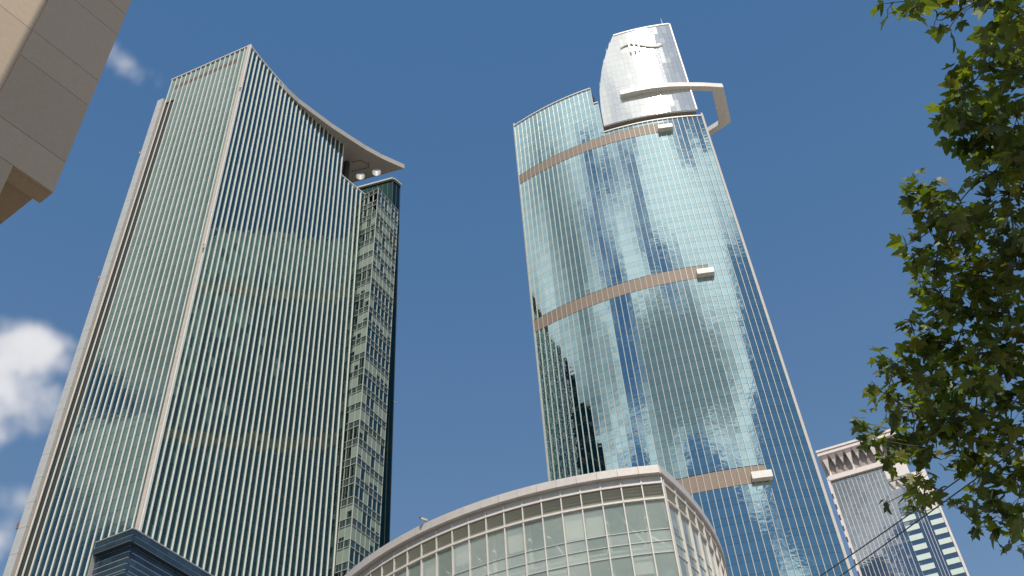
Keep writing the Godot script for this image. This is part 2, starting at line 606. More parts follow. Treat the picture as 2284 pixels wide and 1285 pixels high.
	for w in [Vector2(-35.42, -155.36), Vector2(-31.3, -154.78)]:
		var c := CSGCylinder3D.new()
		c.operation = CSGShape3D.OPERATION_SUBTRACTION
		c.radius = 1.25
		c.height = 8.0
		c.sides = 28
		c.position = v3(w, 195.8)
		c.material = M.soffit_grey
		csg.add_child(c)
		var lt := tool()
		for k in 28:
			var a0 := TAU * k / 28
			var a1 := TAU * (k + 1) / 28
			for rr in [1.24, 1.12]:
				var e0 := Vector2(cos(a0), sin(a0))
				var e1 := Vector2(cos(a1), sin(a1))
				var lo0: float = roof.call(w + e0 * rr) - 1.75
				var lo1: float = roof.call(w + e1 * rr) - 1.75
				if rr > 1.2:
					quad(lt, v3(w + e0 * rr, lo0), v3(w + e1 * rr, lo1), v3(w + e1 * rr, lo1 + 1.9), v3(w + e0 * rr, lo0 + 1.9))
				else:
					quad(lt, v3(w + e1 * rr, lo1), v3(w + e0 * rr, lo0), v3(w + e0 * rr, lo0 + 1.9), v3(w + e1 * rr, lo1 + 1.9))
					quad(lt, v3(w + e1 * 1.24, lo1), v3(w + e0 * 1.24, lo0), v3(w + e0 * 1.12, lo0), v3(w + e1 * 1.12, lo1))
		part(o, "light_well", lt, M.well_white)
	# canopy column and the pipe rail under it
	st = tool()
	tube(st, [Vector3(-37.9, 182.0, -150.4), Vector3(-37.9, 194.4, -150.4)], [0.8, 0.8], 16)
	part(o, "canopy_column", st, M.dark_steel)
	st = tool()
	var rail := [Vector3(-36.4, 0, -150.1), Vector3(-34.5, 0, -149.9), Vector3(-32.65, 0, -151.4), Vector3(-32.85, 0, -152.6), Vector3(-37.0, 0, -153.2)]
	for i in rail.size():
		rail[i].y = roof.call(Vector2(rail[i].x, rail[i].z)) - 1.95
	var rr := []
	for i in rail.size():
		rr.append(0.07)
	tube(st, rail, rr, 6)
	for i in rail.size():
		tube(st, [rail[i], rail[i] + Vector3.UP * 0.4], [0.09, 0.09], 6)
	part(o, "soffit_pipe", st, M.dark_steel)
	# small plant on the roof edge
	var rs := tool()
	box(rs, v3(corner + dl * 9.6 - nl * 1.2, 191.6), dl3 * 2.4, Vector3.UP * 0.3, v3(nl, 0) * 0.6)
	box(rs, v3(corner + dl * 8.9 - nl * 1.2, 191.1), dl3 * 0.3, Vector3.UP * 1.2, v3(nl, 0) * 0.3)
	box(rs, v3(corner + dl * 10.4 - nl * 1.2, 191.1), dl3 * 0.3, Vector3.UP * 1.2, v3(nl, 0) * 0.3)
	part(o, "roof_gantry", rs, M.lamp_grey)
	for h in [68.0, 127.0, 174.5]:
		lamp(o, v3(corner + Vector2(0.05, 0.32), h), Vector3(0.28, 0, 0.96))
	for h in [80.0, 130.0, 166.0]:
		lamp(o, v3(left + dl * 2.5, h), v3(dl, 0))
	make_bay(o)
	make_slab(o)

# the glazed corner bay that leans outward as it rises
func make_bay(o: Node3D) -> void:
	var b := node_under(o, "corner_bay")
	var lean := func(q: Vector2, y: float) -> Vector3: return Vector3(q.x - 1.55 * (182.4 - y) / 92.0, y, q.y - 0.15 * (182.4 - y) / 92.0)
	var pl := Vector2(-33.0, -150.9)
	var pc := Vector2(-29.5, -149.2)
	var pr := Vector2(-25.95, -156.7)
	var back := Vector2(-33.5, -160.0)
	var st := tool()
	var lo := []
	var hi := []
	for q in [pl + Vector2(0.2, -0.3), pc + Vector2(0.0, -0.35), pr + Vector2(-0.3, 0.1), back]:
		lo.append(lean.call(q, 0.0))
		hi.append(lean.call(q, 182.1))
	for i in 4:
		var j := (i + 1) % 4
		quad(st, lo[i], lo[j], hi[j], hi[i])
	quad(st, hi[0], hi[1], hi[2], hi[3])
	part(b, "bay_core", st, M.core_dark)
	var up: Vector3 = (lean.call(pc, 182.0) - lean.call(pc, 90.0)).normalized()
	for f in [[pl, pc, 3], [pc, pr, 6]]:
		var a: Vector2 = f[0]
		var e: Vector2 = f[1]
		var n: int = f[2]
		var dir := (e - a).normalized()
		var nn := Vector3(-dir.y, 0, dir.x)
		var wdt := a.distance_to(e) / n
		for fl in 30:
			var y1 := 182.2 - 4.2 * fl
			# light blinds are drawn on most of a floor or on none of it
			var drawn := rng.randf() < 0.5
			for c in n:
				var q := a + dir * wdt * (c + 0.5)
				var sc: Vector3 = lean.call(q, y1 - 0.75)
				piece(b, "spandrel_pane", sc, v3(dir, 0) * (wdt - 0.1), up * 1.26, nn * 0.08, M.bay_spandrel)
				var vc: Vector3 = lean.call(q, y1 - 2.8)
				var shut := drawn and rng.randf() < 0.8 or not drawn and rng.randf() < 0.10
				var dn := rng.randf_range(0.45, 1.0) if rng.randf() < 0.3 else 1.0
				piece(b, "vision_pane", vc - nn * 0.06, (v3(dir, 0) * (wdt - 0.1)).rotated(Vector3.UP, rng.randfn(0, 0.008)), up * 2.66, nn * 0.05, M.bay_glass)
				if shut:
					piece(b, "blind", vc + up * 1.33 * (1.0 - dn) + nn * 0.005, v3(dir, 0) * (wdt - 0.14), up * 2.62 * dn, nn * 0.03, M.blind)
			for y in [y1, y1 - 1.45]:
				var c0: Vector3 = lean.call((a + e) * 0.5, y)
				piece(b, "transom", c0 + nn * 0.06, v3(dir, 0) * (a.distance_to(e) + 0.06), Vector3.UP * 0.10, nn * 0.18, M.bay_frame)
		for c in range(0, n + 1):
			var q := a + dir * wdt * c
			var m0: Vector3 = lean.call(q, 50.0)
			var m1: Vector3 = lean.call(q, 182.3)
			piece(b, "mullion", (m0 + m1) * 0.5 + nn * 0.04, v3(dir, 0) * 0.08, m1 - m0, nn * 0.14, M.bay_frame)

func make_slab(o: Node3D) -> void:
	var s := node_under(o, "rear_slab")
	var sl := Vector2(-40.5, -164.3)
	var sc := Vector2(-28.25, -161.5)
	var sr := Vector2(-26.72, -163.75)
	var st := tool()
	prism(st, PackedVector2Array([sl, sc, sr, Vector2(-29.5, -176.0), Vector2(-43.0, -180.0)]), 0.0, 200.0)
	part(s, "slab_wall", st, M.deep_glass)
	for f in [[sl, sc, 9], [sc, sr, 2]]:
		var d: Vector2 = f[1] - f[0]
		var nn := Vector3(-d.y, 0, d.x).normalized()
		for k in range(0, f[2] + 1):
			piece(s, "slab_mullion", v3(f[0] + d * k / f[2], 100.0) + nn * 0.02, v3(d.normalized(), 0) * 0.12, Vector3.UP * 200.0, nn * 0.12, M.dark_steel)
		piece(s, "slab_coping", v3(f[0] + d * 0.5, 200.2) + nn * 0.1, v3(d, 0) * 1.02, Vector3.UP * 0.5, nn * 0.9, M.mullion_pale)
	lamp(s, v3(sr, 130.0), Vector3(1, 0, 0))
	lamp(s, v3(sr, 90.0), Vector3(1, 0, 0))

# ---------------------------------------------------------------- the curved tower with the crown
const RC := Vector2(45.0, -216.5)
const RR := 71.0

func arc_sheet(st: SurfaceTool, c: Vector2, r: float, a0: float, a1: float, n: int, y0: float, y1: float) -> void:
	for i in n:
		var p := on_circle(c, r, lerpf(a0, a1, float(i) / n))
		var q := on_circle(c, r, lerpf(a0, a1, float(i + 1) / n))
		quad(st, v3(p, y0), v3(q, y0), v3(q, y1), v3(p, y1))

func arc_poly(c: Vector2, r: float, a0: float, a1: float, n: int) -> PackedVector2Array:
	var p := PackedVector2Array()
	for i in n + 1:
		p.append(on_circle(c, r, lerpf(a0, a1, float(i) / n)))
	return p

func make_curved_tower() -> void:
	var o := thing("curved_tower", "tall bowed teal mirror glass tower with three brown bands and a white sail crown", "tower", Vector3(27, 0, -150))
	var a0 := -35.2
	var step := 0.965
	var back := heading(18.0) * 38.0
	# bodies
	var st := tool()
	var poly := arc_poly(RC, RR - 0.3, a0 + 0.05, a0 + step * 19, 19)
	var l := on_circle(RC, RR - 0.3, a0 + 0.05)
	var m := on_circle(RC, RR - 0.3, a0 + step * 19)
	var r := on_circle(RC, RR - 0.3, 3.45)
	poly.append(m + back)
	poly.append(l + back)
	prism(st, poly, 0.0, 213.9)
	part(o, "west_core", st, M.core_dark)
	st = tool()
	poly = arc_poly(RC, RR - 0.3, a0 + step * 19, 3.45, 21)
	poly.append(r + back)
	poly.append(m + back)
	prism(st, poly, 0.0, 194.7)
	part(o, "east_core", st, M.core_dark)
	# glass rows: 2.15 m of window and 1.364 m of spandrel per floor
	var panes := []
	var w := RR * deg_to_rad(step)
	for i in 40:
		var am := a0 + step * (i + 0.5)
		var q := on_circle(RC, RR * cos(deg_to_rad(step * 0.5)), am)
		var along := Vector3(cos(deg_to_rad(am)), 0, -sin(deg_to_rad(am)))
		var top := 214.0 if i < 19 else (207.3 if i == 19 else 194.8)
		var jy := rng.randfn(0.0, 0.004)
		var jp := rng.randfn(0.0, 0.002)
		for k in range(-26, 36):
			var f0 := 91.9 + 3.514 * k
			if i < 33 and (k == 0 or k == 14 or k == 28):
				piece(o, "band_panel", v3(q, f0 + 1.70) + Vector3(sin(deg_to_rad(am)), 0, cos(deg_to_rad(am))) * 0.04, along * (w - 0.03), Vector3.UP * 3.34, Vector3(sin(deg_to_rad(am)), 0, cos(deg_to_rad(am))) * 0.08, M.band_brown)
				continue
			for h in [[0.0, 1.364, "teal_spandrel"], [1.364, 3.514, "teal_glass"]]:
				var y0: float = f0 + h[0]
				var y1: float = minf(f0 + h[1], top)
				if y1 - y0 > 0.25:
					panes.append(pane(v3(q, (y0 + y1) * 0.5), along, w - 0.03, y1 - y0 - 0.035, jy + rng.randfn(0.0, 0.0018), jp + rng.randfn(0.0, 0.0022), h[2]))
	lay_panes(o, panes, "window_pane", 300)
	for i in 41:
		var a := a0 + step * i
		var n := Vector3(sin(deg_to_rad(a)), 0, cos(deg_to_rad(a)))
		var top := 214.3 if i <= 19 else (207.5 if i == 20 else 195.0)
		var wd := 0.34 if i == 0 else 0.105
		piece(o, "mullion", v3(on_circle(RC, RR, a), top * 0.5) + n * 0.08, Vector3(n.z, 0, -n.x) * wd, Vector3.UP * top, n * 0.22, M.mullion_pale)
	# copings
	for i in 40:
		var p := on_circle(RC, RR, a0 + step * i)
		var q := on_circle(RC, RR, a0 + step * (i + 1))
		var y := 214.35 if i < 19 else (207.6 if i == 19 else 195.1)
		var d := v3(q - p, 0)
		var n := Vector3(-d.z, 0, d.x).normalized()
		piece(o, "coping", v3((p + q) * 0.5, y) + n * 0.12, d * 1.01, Vector3.UP * 0.34, n * 0.3, M.ring_white)
	# white boxes at the east ends of the bands
	for y in [92.75, 141.8, 190.85]:
		var am := -4.25
		var n := Vector3(sin(deg_to_rad(am)), 0, cos(deg_to_rad(am)))
		piece(o, "projecting_box", v3(on_circle(RC, RR, am), y) + n * 0.65, Vector3(n.z, 0, -n.x) * 3.45, Vector3.UP * 1.35, n * 1.3, M.box_white)
	# east stone edge and side, west side
	st = tool()
	var e0 := on_circle(RC, RR + 0.15, 3.42)
	var e1 := on_circle(RC, RR - 0.1, 3.85)
	prism(st, PackedVector2Array([e0, e1, e1 + heading(17.6) * 34.0, e0 + heading(17.6) * 34.0]), 0.0, 196.4)
	part(o, "east_pier", st, M.side_stone)
	var sd := heading(18.0)
	var sn := Vector2(-sd.y, sd.x) * -1.0
	if sn.x > 0.0:
		sn = -sn
	var side := []
	for i in 16:
		var q := l + sd * (1.1 + 2.3 * i) + sn * 0.12
		for k in range(-26, 35):
			var f0 := 91.9 + 3.514 * k
			if f0 > 210.0:
				continue
			side.append(pane(v3(q, f0 + 1.75), v3(-sd, 0), 2.2, 3.4, rng.randfn(0, 0.004), rng.randfn(0, 0.003), "teal_glass"))
	lay_panes(o, side, "side_pane", 0)
	for k in [0, 14, 28, 34]:
		var y: float = 91.9 + 3.514 * k + (1.7 if k < 34 else 2.2)
		piece(o, "side_band", v3(l + sd * 19.0 + sn * 0.2, y), v3(sd, 0) * 38.0, Vector3.UP * (3.4 if k < 34 else 5.0), v3(sn, 0) * 0.4, M.side_stone)
	make_crown(o)
	# the flat hoop round the crown
	var ring := node_under(o, "roof_hoop")
	var outer := PackedVector2Array([Vector2(31.06, -145.54), Vector2(34.8, -144.85), Vector2(38.75, -144.39), Vector2(43.0, -144.28), Vector2(47.3, -144.57), Vector2(52.2, -145.1), Vector2(57.0, -145.9), Vector2(60.05, -156.9), Vector2(54.9, -161.0)])
	var inner := PackedVector2Array([Vector2(31.08, -146.9), Vector2(34.8, -146.55), Vector2(38.8, -146.3), Vector2(43.0, -146.1), Vector2(47.6, -146.1), Vector2(51.0, -146.4), Vector2(54.26, -146.9), Vector2(57.1, -157.3), Vector2(54.0, -159.6)])
	for i in outer.size() - 1:
		st = tool()
		prism(st, PackedVector2Array([outer[i], outer[i + 1], inner[i + 1], inner[i]]), 206.5, 208.1)
		part(ring, "hoop_segment", st, M.ring_white)
	lamp(o, Vector3(49.6, 104.0, -146.4), Vector3(0.9, 0, 0.3))
	lamp(o, Vector3(49.6, 138.0, -146.4), Vector3(0.9, 0, 0.3))

func crown_left(y: float) -> float:
	# the sail's curved west edge, as an angle on the circle
	var ys := [197.6, 205.0, 212.7, 222.0, 229.0, 235.5]
	var ts := [-15.67, -15.55, -15.06, -13.54, -11.75, -9.7]
	for i in 5:
		if y <= ys[i + 1]:
			return lerpf(ts[i], ts[i + 1], clampf((y - ys[i]) / (ys[i + 1] - ys[i]), 0, 1))
	return ts[5]

func make_crown(o: Node3D) -> void:
	var cr := node_under(o, "sail_crown")
	var y0 := 197.6
	var rows := 16
	var right := 2.75
	var cols := 19
	var panels := []
	for j in rows:
		for i in cols:
			var b := right - 0.97 * i
			var a := b - 0.97
			var ya := y0 + 2.34 * j
			var yb := ya + 2.34
			# the top slopes up to the east
			if j == rows - 1:
				yb = lerpf(236.9, 234.9, float(i) / 13.0)
			var ym := (ya + yb) * 0.5
			var lo := maxf(a, crown_left(ya))
			var hi := maxf(a, crown_left(yb))
			if hi > a + 0.001:
				# trimmed to the sail's edge
				if b - lo < 0.05:
					continue
				var ed := tool()
				hi = minf(hi, b - 0.01)
				var g0 := v3(on_circle(RC, RR + 0.03, lo), ya + 0.015)
				var g1 := v3(on_circle(RC, RR + 0.03, b - 0.012), ya + 0.015)
				var g2 := v3(on_circle(RC, RR + 0.03, b - 0.012), yb - 0.015)
				var g3 := v3(on_circle(RC, RR + 0.03, hi), yb - 0.015)
				quad(ed, g0, g1, g2, g3)
				part(cr, "edge_panel", ed, M.crown_silver)
				continue
			var am := (a + b) * 0.5
			var wd := RR * deg_to_rad(b - a)
			var n := Vector3(sin(deg_to_rad(am)), 0, cos(deg_to_rad(am)))
			var along := Vector3(n.z, 0, -n.x)
			panels.append(pane(v3(on_circle(RC, RR + 0.02, am), ym), along, wd - 0.03, yb - ya - 0.03, rng.randfn(0.0, 0.002), rng.randfn(0.0, 0.002), "crown_silver" if rng.randf() < 0.7 else "crown_silver_dull"))
	lay_panes(cr, panels, "cladding_panel", 320)
	# the body behind the panels, following the sail's outline
	var st := tool()
	var n := 24
	var prev := []
	for j in n + 1:
		var y := lerpf(y0 + 0.02, 234.9, float(j) / n)
		var a := crown_left(y)
		var row := []
		for k in 13:
			row.append(v3(on_circle(RC, RR - 0.06, lerpf(a, right, k / 12.0)), y))
		row.append(v3(on_circle(RC, RR - 7.0, right), y))
		row.append(v3(on_circle(RC, RR - 7.0, a), y))
		if j > 0:
			for k in row.size():
				var kk := (k + 1) % row.size()
				quad(st, prev[k], prev[kk], row[kk], row[k])
		prev = row
	part(cr, "sail_body", st, M.crown_silver_dull)
	st = tool()
	prism(st, poly_ring(RR - 0.06, RR - 7.0, crown_left(y0), right), y0 - 0.25, y0)
	part(cr, "sail_soffit", st, M.soffit_grey)
	# cap rail and east edge
	for i in 13:
		var a := lerpf(-9.75, right, i / 13.0)
		var b := lerpf(-9.75, right, (i + 1) / 13.0)
		var p := v3(on_circle(RC, RR, a), 235.15 + 2.0 * i / 13.0)
		var q := v3(on_circle(RC, RR, b), 235.15 + 2.0 * (i + 1) / 13.0)
		piece(cr, "cap_rail", (p + q) * 0.5, (q - p) * 1.01, Vector3.UP * 0.5, Vector3(0, 0, 0.4), M.ring_white)
	piece(cr, "edge_trim", v3(on_circle(RC, RR, right + 0.12), 217.2), Vector3(0.35, 0, 0), Vector3.UP * 39.4, Vector3(0, 0, 0.6), M.ring_white)
	# set-back storey under the sail
	st = tool()
	prism(st, poly_ring(RR - 3.2, RR - 9.0, -15.4, 2.6), 194.5, 197.4)
	part(cr, "recess_wall", st, M.far_grey)
	st = tool()
	tube(st, [Vector3(46.8, 236.5, -145.8), Vector3(46.8, 240.6, -145.8)], [0.12, 0.05], 6)
	part(cr, "antenna", st, M.sign_white)
	# the emblem: a long wave crossed by three bars
	var em := node_under(cr, "emblem")
	var wave := [[-8.88, 228.32], [-8.04, 228.94], [-7.18, 229.27], [-6.27, 229.30], [-5.44, 228.67], [-4.21, 227.63], [-3.22, 226.91], [-2.12, 226.40], [-1.05, 226.35], [-0.06, 227.06]]
	st = tool()
	for i in wave.size() - 1:
		var p := v3(on_circle(RC, RR + 0.3, wave[i][0]), wave[i][1])
		var q := v3(on_circle(RC, RR + 0.3, wave[i + 1][0]), wave[i + 1][1])
		var th := 0.35 + 0.45 * sin(PI * (i + 0.5) / 9.0)
		box(st, (p + q) * 0.5, (q - p) * 1.05, Vector3.UP * th, Vector3(0, 0, 0.12))
	part(em, "wave", st, M.sign_grey)
	for k in [[-6.99, 231.36, -6.94, 225.11], [-6.01, 231.57, -5.94, 225.21], [-5.12, 232.90, -4.99, 225.26]]:
		var t := v3(on_circle(RC, RR + 0.45, k[0]), k[1])
		var b := v3(on_circle(RC, RR + 0.45, k[2]), k[3])
		piece(em, "bar", (b + t) * 0.5, Vector3(0.42, 0, 0.03), t - b, Vector3(0, 0, 0.14), M.sign_white)
		piece(em, "bar_foot", b + Vector3(0, -0.1, 0), Vector3(0.46, 0, 0.03), Vector3.UP * 0.25, Vector3(0, 0, 0.14), M.sign_grey)

func poly_ring(r0: float, r1: float, a0: float, a1: float) -> PackedVector2Array:
	var p := arc_poly(RC, r0, a0, a1, 14)
	p.append_array(arc_poly(RC, r1, a1, a0, 14))
	return p

# ---------------------------------------------------------------- the curved glass podium
func make_podium() -> void:
	var c1 := Vector2(9.22, -89.85)
	var c2 := Vector2(-25.2, -82.3)
	var o := thing("glass_podium", "low curved glass building with a broad pale overhanging roof edge in front of the towers", "building", Vector3(9.3, 0, -60))
	var front := []
	for i in 21:
		front.append(0.20 - 2.72 * i)
	var east := []
	for i in 15:
		east.append(57.0 + 2.42 * i)
	# plan of the solid behind the glass
	var poly := PackedVector2Array()
	for a in front:
		poly.append(on_circle(c1, 28.2, a))
	poly.reverse()
	for a in east:
		poly.append(on_circle(c2, 39.0, a))
	poly.append(Vector2(0, -108))
	var st := tool()
	prism(st, poly, 0.0, 39.8)
	part(o, "core", st, M.podium_core)
	# floors, columns and raking struts behind the glass
	var plate := PackedVector2Array()
	for a in front:
		plate.append(on_circle(c1, 29.9, a))
	plate.reverse()
	for a in east:
		plate.append(on_circle(c2, 40.9, a))
	plate.append(Vector2(0, -107))
	for k in 3:
		st = tool()
		prism(st, plate, 34.05 - 3.99 * k, 34.5 - 3.99 * k)
		part(o, "floor_slab", st, M.interior_white)
	st = tool()
	prism(st, plate, 39.3, 39.75)
	part(o, "ceiling_slab", st, M.interior_white)
	for i in range(1, 20, 2):
		var f := on_circle(c1, 29.2, front[i])
		st = tool()
		tube(st, [v3(f, 26.0), v3(f, 39.4)], [0.17, 0.17], 10)
		part(o, "column", st, M.interior_white)
		var e := on_circle(c1, 29.2, front[mini(i + 2, 20)])
		st = tool()
		tube(st, [v3(f, 34.6), v3(e, 39.2)], [0.10, 0.10], 8)
		part(o, "strut", st, M.interior_white)
	for i in range(2, 14, 3):
		var f := on_circle(c2, 40.1, east[i])
		st = tool()
		tube(st, [v3(f, 26.0), v3(f, 39.4)], [0.17, 0.17], 10)
		part(o, "column", st, M.interior_white)
	# roof plate with its deep edge
	var roof := PackedVector2Array()
	for i in 22:
		roof.append(on_circle(c1, 30.5, 0.1 - 2.75 * i))
	roof.reverse()
	for i in range(1, 16):
		roof.append(on_circle(c2, 41.4, 56.4 + 2.42 * i))
	roof.append(Vector2(0, -109))
	st = tool()
	prism(st, roof, 39.86, 40.40)
	part(o, "roof_plate", st, M.fascia_pink)
	for run in [[c1, 30.55, 0.05, -2.75, 21], [c2, 41.45, 56.4, 2.42, 15]]:
		for i in run[4]:
			var p := on_circle(run[0], run[1], run[2] + run[3] * i)
			var q := on_circle(run[0], run[1], run[2] + run[3] * (i + 1))
			var d := v3(q - p, 0)
			var n := v3((p + q) * 0.5 - run[0], 0).normalized()
			piece(o, "fascia_panel", v3((p + q) * 0.5, 40.14), d * 0.988, Vector3.UP * 0.62, n * 0.14, M.fascia_pink)
	for run in [[c1, 30.18, front], [c2, 41.2, east]]:
		var al: Array = run[2]
		var c: Vector2 = run[0]
		var rad: float = run[1]
		var first: bool = c == c1
		for i in al.size():
			var n := v3(on_circle(Vector2.ZERO, 1.0, al[i]), 0)
			var t := Vector3(n.z, 0, -n.x)
			# east face: the mullions stand out as deep blades
			var deep := 0.16 if first else 0.2
			piece(o, "mullion", v3(on_circle(c, rad, al[i]), 19.8) + n * deep * 0.4, t * (0.085 if first else 0.10), Vector3.UP * 39.6, n * deep, M.frame_white)
			if i == al.size() - 1:
				continue
			var am: float = (al[i] + al[i + 1]) * 0.5
			var mid := on_circle(c, rad * cos(deg_to_rad((al[i + 1] - al[i]) * 0.5)), am)
			var wd := 2.0 * rad * sin(deg_to_rad(absf(al[i + 1] - al[i]) * 0.5))
			var nn := v3(on_circle(Vector2.ZERO, 1.0, am), 0)
			var tt := Vector3(nn.z, 0, -nn.x)
			# grey wall under the eaves, head frame
			piece(o, "eaves_panel", v3(mid, 39.54) - nn * 0.06, tt * (wd - 0.01), Vector3.UP * 0.60, nn * 0.12, M.metal_grey)
			piece(o, "head_frame", v3(mid, 39.20) + nn * 0.05, tt * wd, Vector3.UP * 0.15, nn * 0.26, M.frame_white)
			piece(o, "transom", v3(mid, 37.95) + nn * 0.05, tt * wd, Vector3.UP * 0.14, nn * 0.24, M.frame_white)
			# louvre window: glass behind, slats in front
			var lv := node_under(o, "louvre_window")
			piece(lv, "glass", v3(mid, 38.58) - nn * 0.25, tt * (wd - 0.05), Vector3.UP * 1.1, nn * 0.02, M.bay_glass)
			for k in 4:
				var up := Vector3.UP.rotated(tt, 0.75)
				piece(lv, "slat", v3(mid, 38.14 + 0.27 * k) - nn * 0.02, tt * (wd - 0.10), up * 0.24, up.cross(tt) * 0.02, M.slat_metal)
			var y := 37.88
			for f in 10:
				for h in [2.27, 0.87, 0.85]:
					if y - h < 0.2:
						break
					var big: bool = h > 1.0
					var pd := pane(v3(mid, y - h * 0.5), tt, wd - 0.06, h - 0.05, rng.randfn(0, 0.006), rng.randfn(0, 0.004), "podium_glass" if big == (rng.randf() < 0.8) else "podium_glass_pale")
					if big and y > 29.0 and rng.randf() < 0.45:
						var drop: float = rng.randf_range(0.3, 1.0) * (h - 0.1)
						piece(o, "roller_blind", v3(mid, y - 0.05 - drop * 0.5) - nn * 0.22, tt * (wd - 0.14), Vector3.UP * drop, nn * 0.015, M.interior_white)
					if y > 29.0:
						piece(o, "pane", pd.c, pd.x, pd.y, pd.n * 0.03, M[pd.m])
						piece(o, "glazing_bar", v3(mid, y - h) + nn * 0.02, tt * wd, Vector3.UP * 0.045, nn * 0.09, M.metal_grey)
					else:
						lower.append(pd)
					y -= h
	lay_panes(o, lower, "lower_pane", 0)
	# security camera on the roof edge
	var at := v3(on_circle(c1, 30.5, -34.2), 40.4)
	var s := thing("security_camera", "small grey security camera on a bracket at the edge of the podium roof", "camera", at)
	st = tool()
	tube(st, [at + Vector3(0.05, -0.35, 0.12), at + Vector3(0.05, 0.28, 0.12)], [0.035, 0.03], 7)
	part(s, "post", st, M.lamp_grey)
	st = tool()
	tube(st, [at + Vector3(0.30, 0.10, 0.0), at + Vector3(0.05, 0.24, 0.12)], [0.04, 0.04], 6)
	part(s, "arm", st, M.lamp_grey)
	var fw := Vector3(-0.86, 0.12, 0.5).normalized()
	piece(s, "housing", at + Vector3(-0.06, 0.36, 0.18), fw * 0.52, fw.cross(Vector3(0, 0, 1)).normalized() * 0.16, Vector3(0.08, 0, 0.14), M.metal_grey)
	piece(s, "sunshield", at + Vector3(-0.08, 0.47, 0.18), fw * 0.60, fw.cross(Vector3(0, 0, 1)).normalized() * 0.025, Vector3(0.10, 0, 0.18), M.lamp_grey)
	piece(s, "lens", at + Vector3(-0.06, 0.36, 0.18) + fw * 0.28, fw * 0.05, Vector3.UP * 0.10, Vector3(0.05, 0, 0.09), M.dark_steel)

var lower := []

# ---------------------------------------------------------------- the dark tower the curved glass mirrors
func make_stepped_tower() -> void:
	var o := thing("stepped_tower", "dark stepped office tower seen only as the black reflection in the curved tower", "tower", Vector3(-105, 0, -50))
	var steps := [[-83.0, -70.0, 238.0], [-70.0, -54.0, 226.0], [-54.0, -40.0, 215.0], [-40.0, -28.0, 206.0], [-28.0, -14.0, 180.0]]
	for k in steps:
		var st := tool()
		prism(st, PackedVector2Array([Vector2(-111, k[0]), Vector2(-100, k[0]), Vector2(-100, k[1] - 0.02), Vector2(-111, k[1] - 0.02)]), 0.0, k[2])
		part(o, "tower_stage", st, M.deep_glass)
		for f in 14:
			piece(o, "floor_band", Vector3(-99.9, k[2] - 1.0 - 8.0 * f, (k[0] + k[1]) * 0.5), Vector3(0.3, 0, 0), Vector3.UP * 0.7, Vector3(0, 0, k[1] - k[0] - 0.3), M.dark_steel)

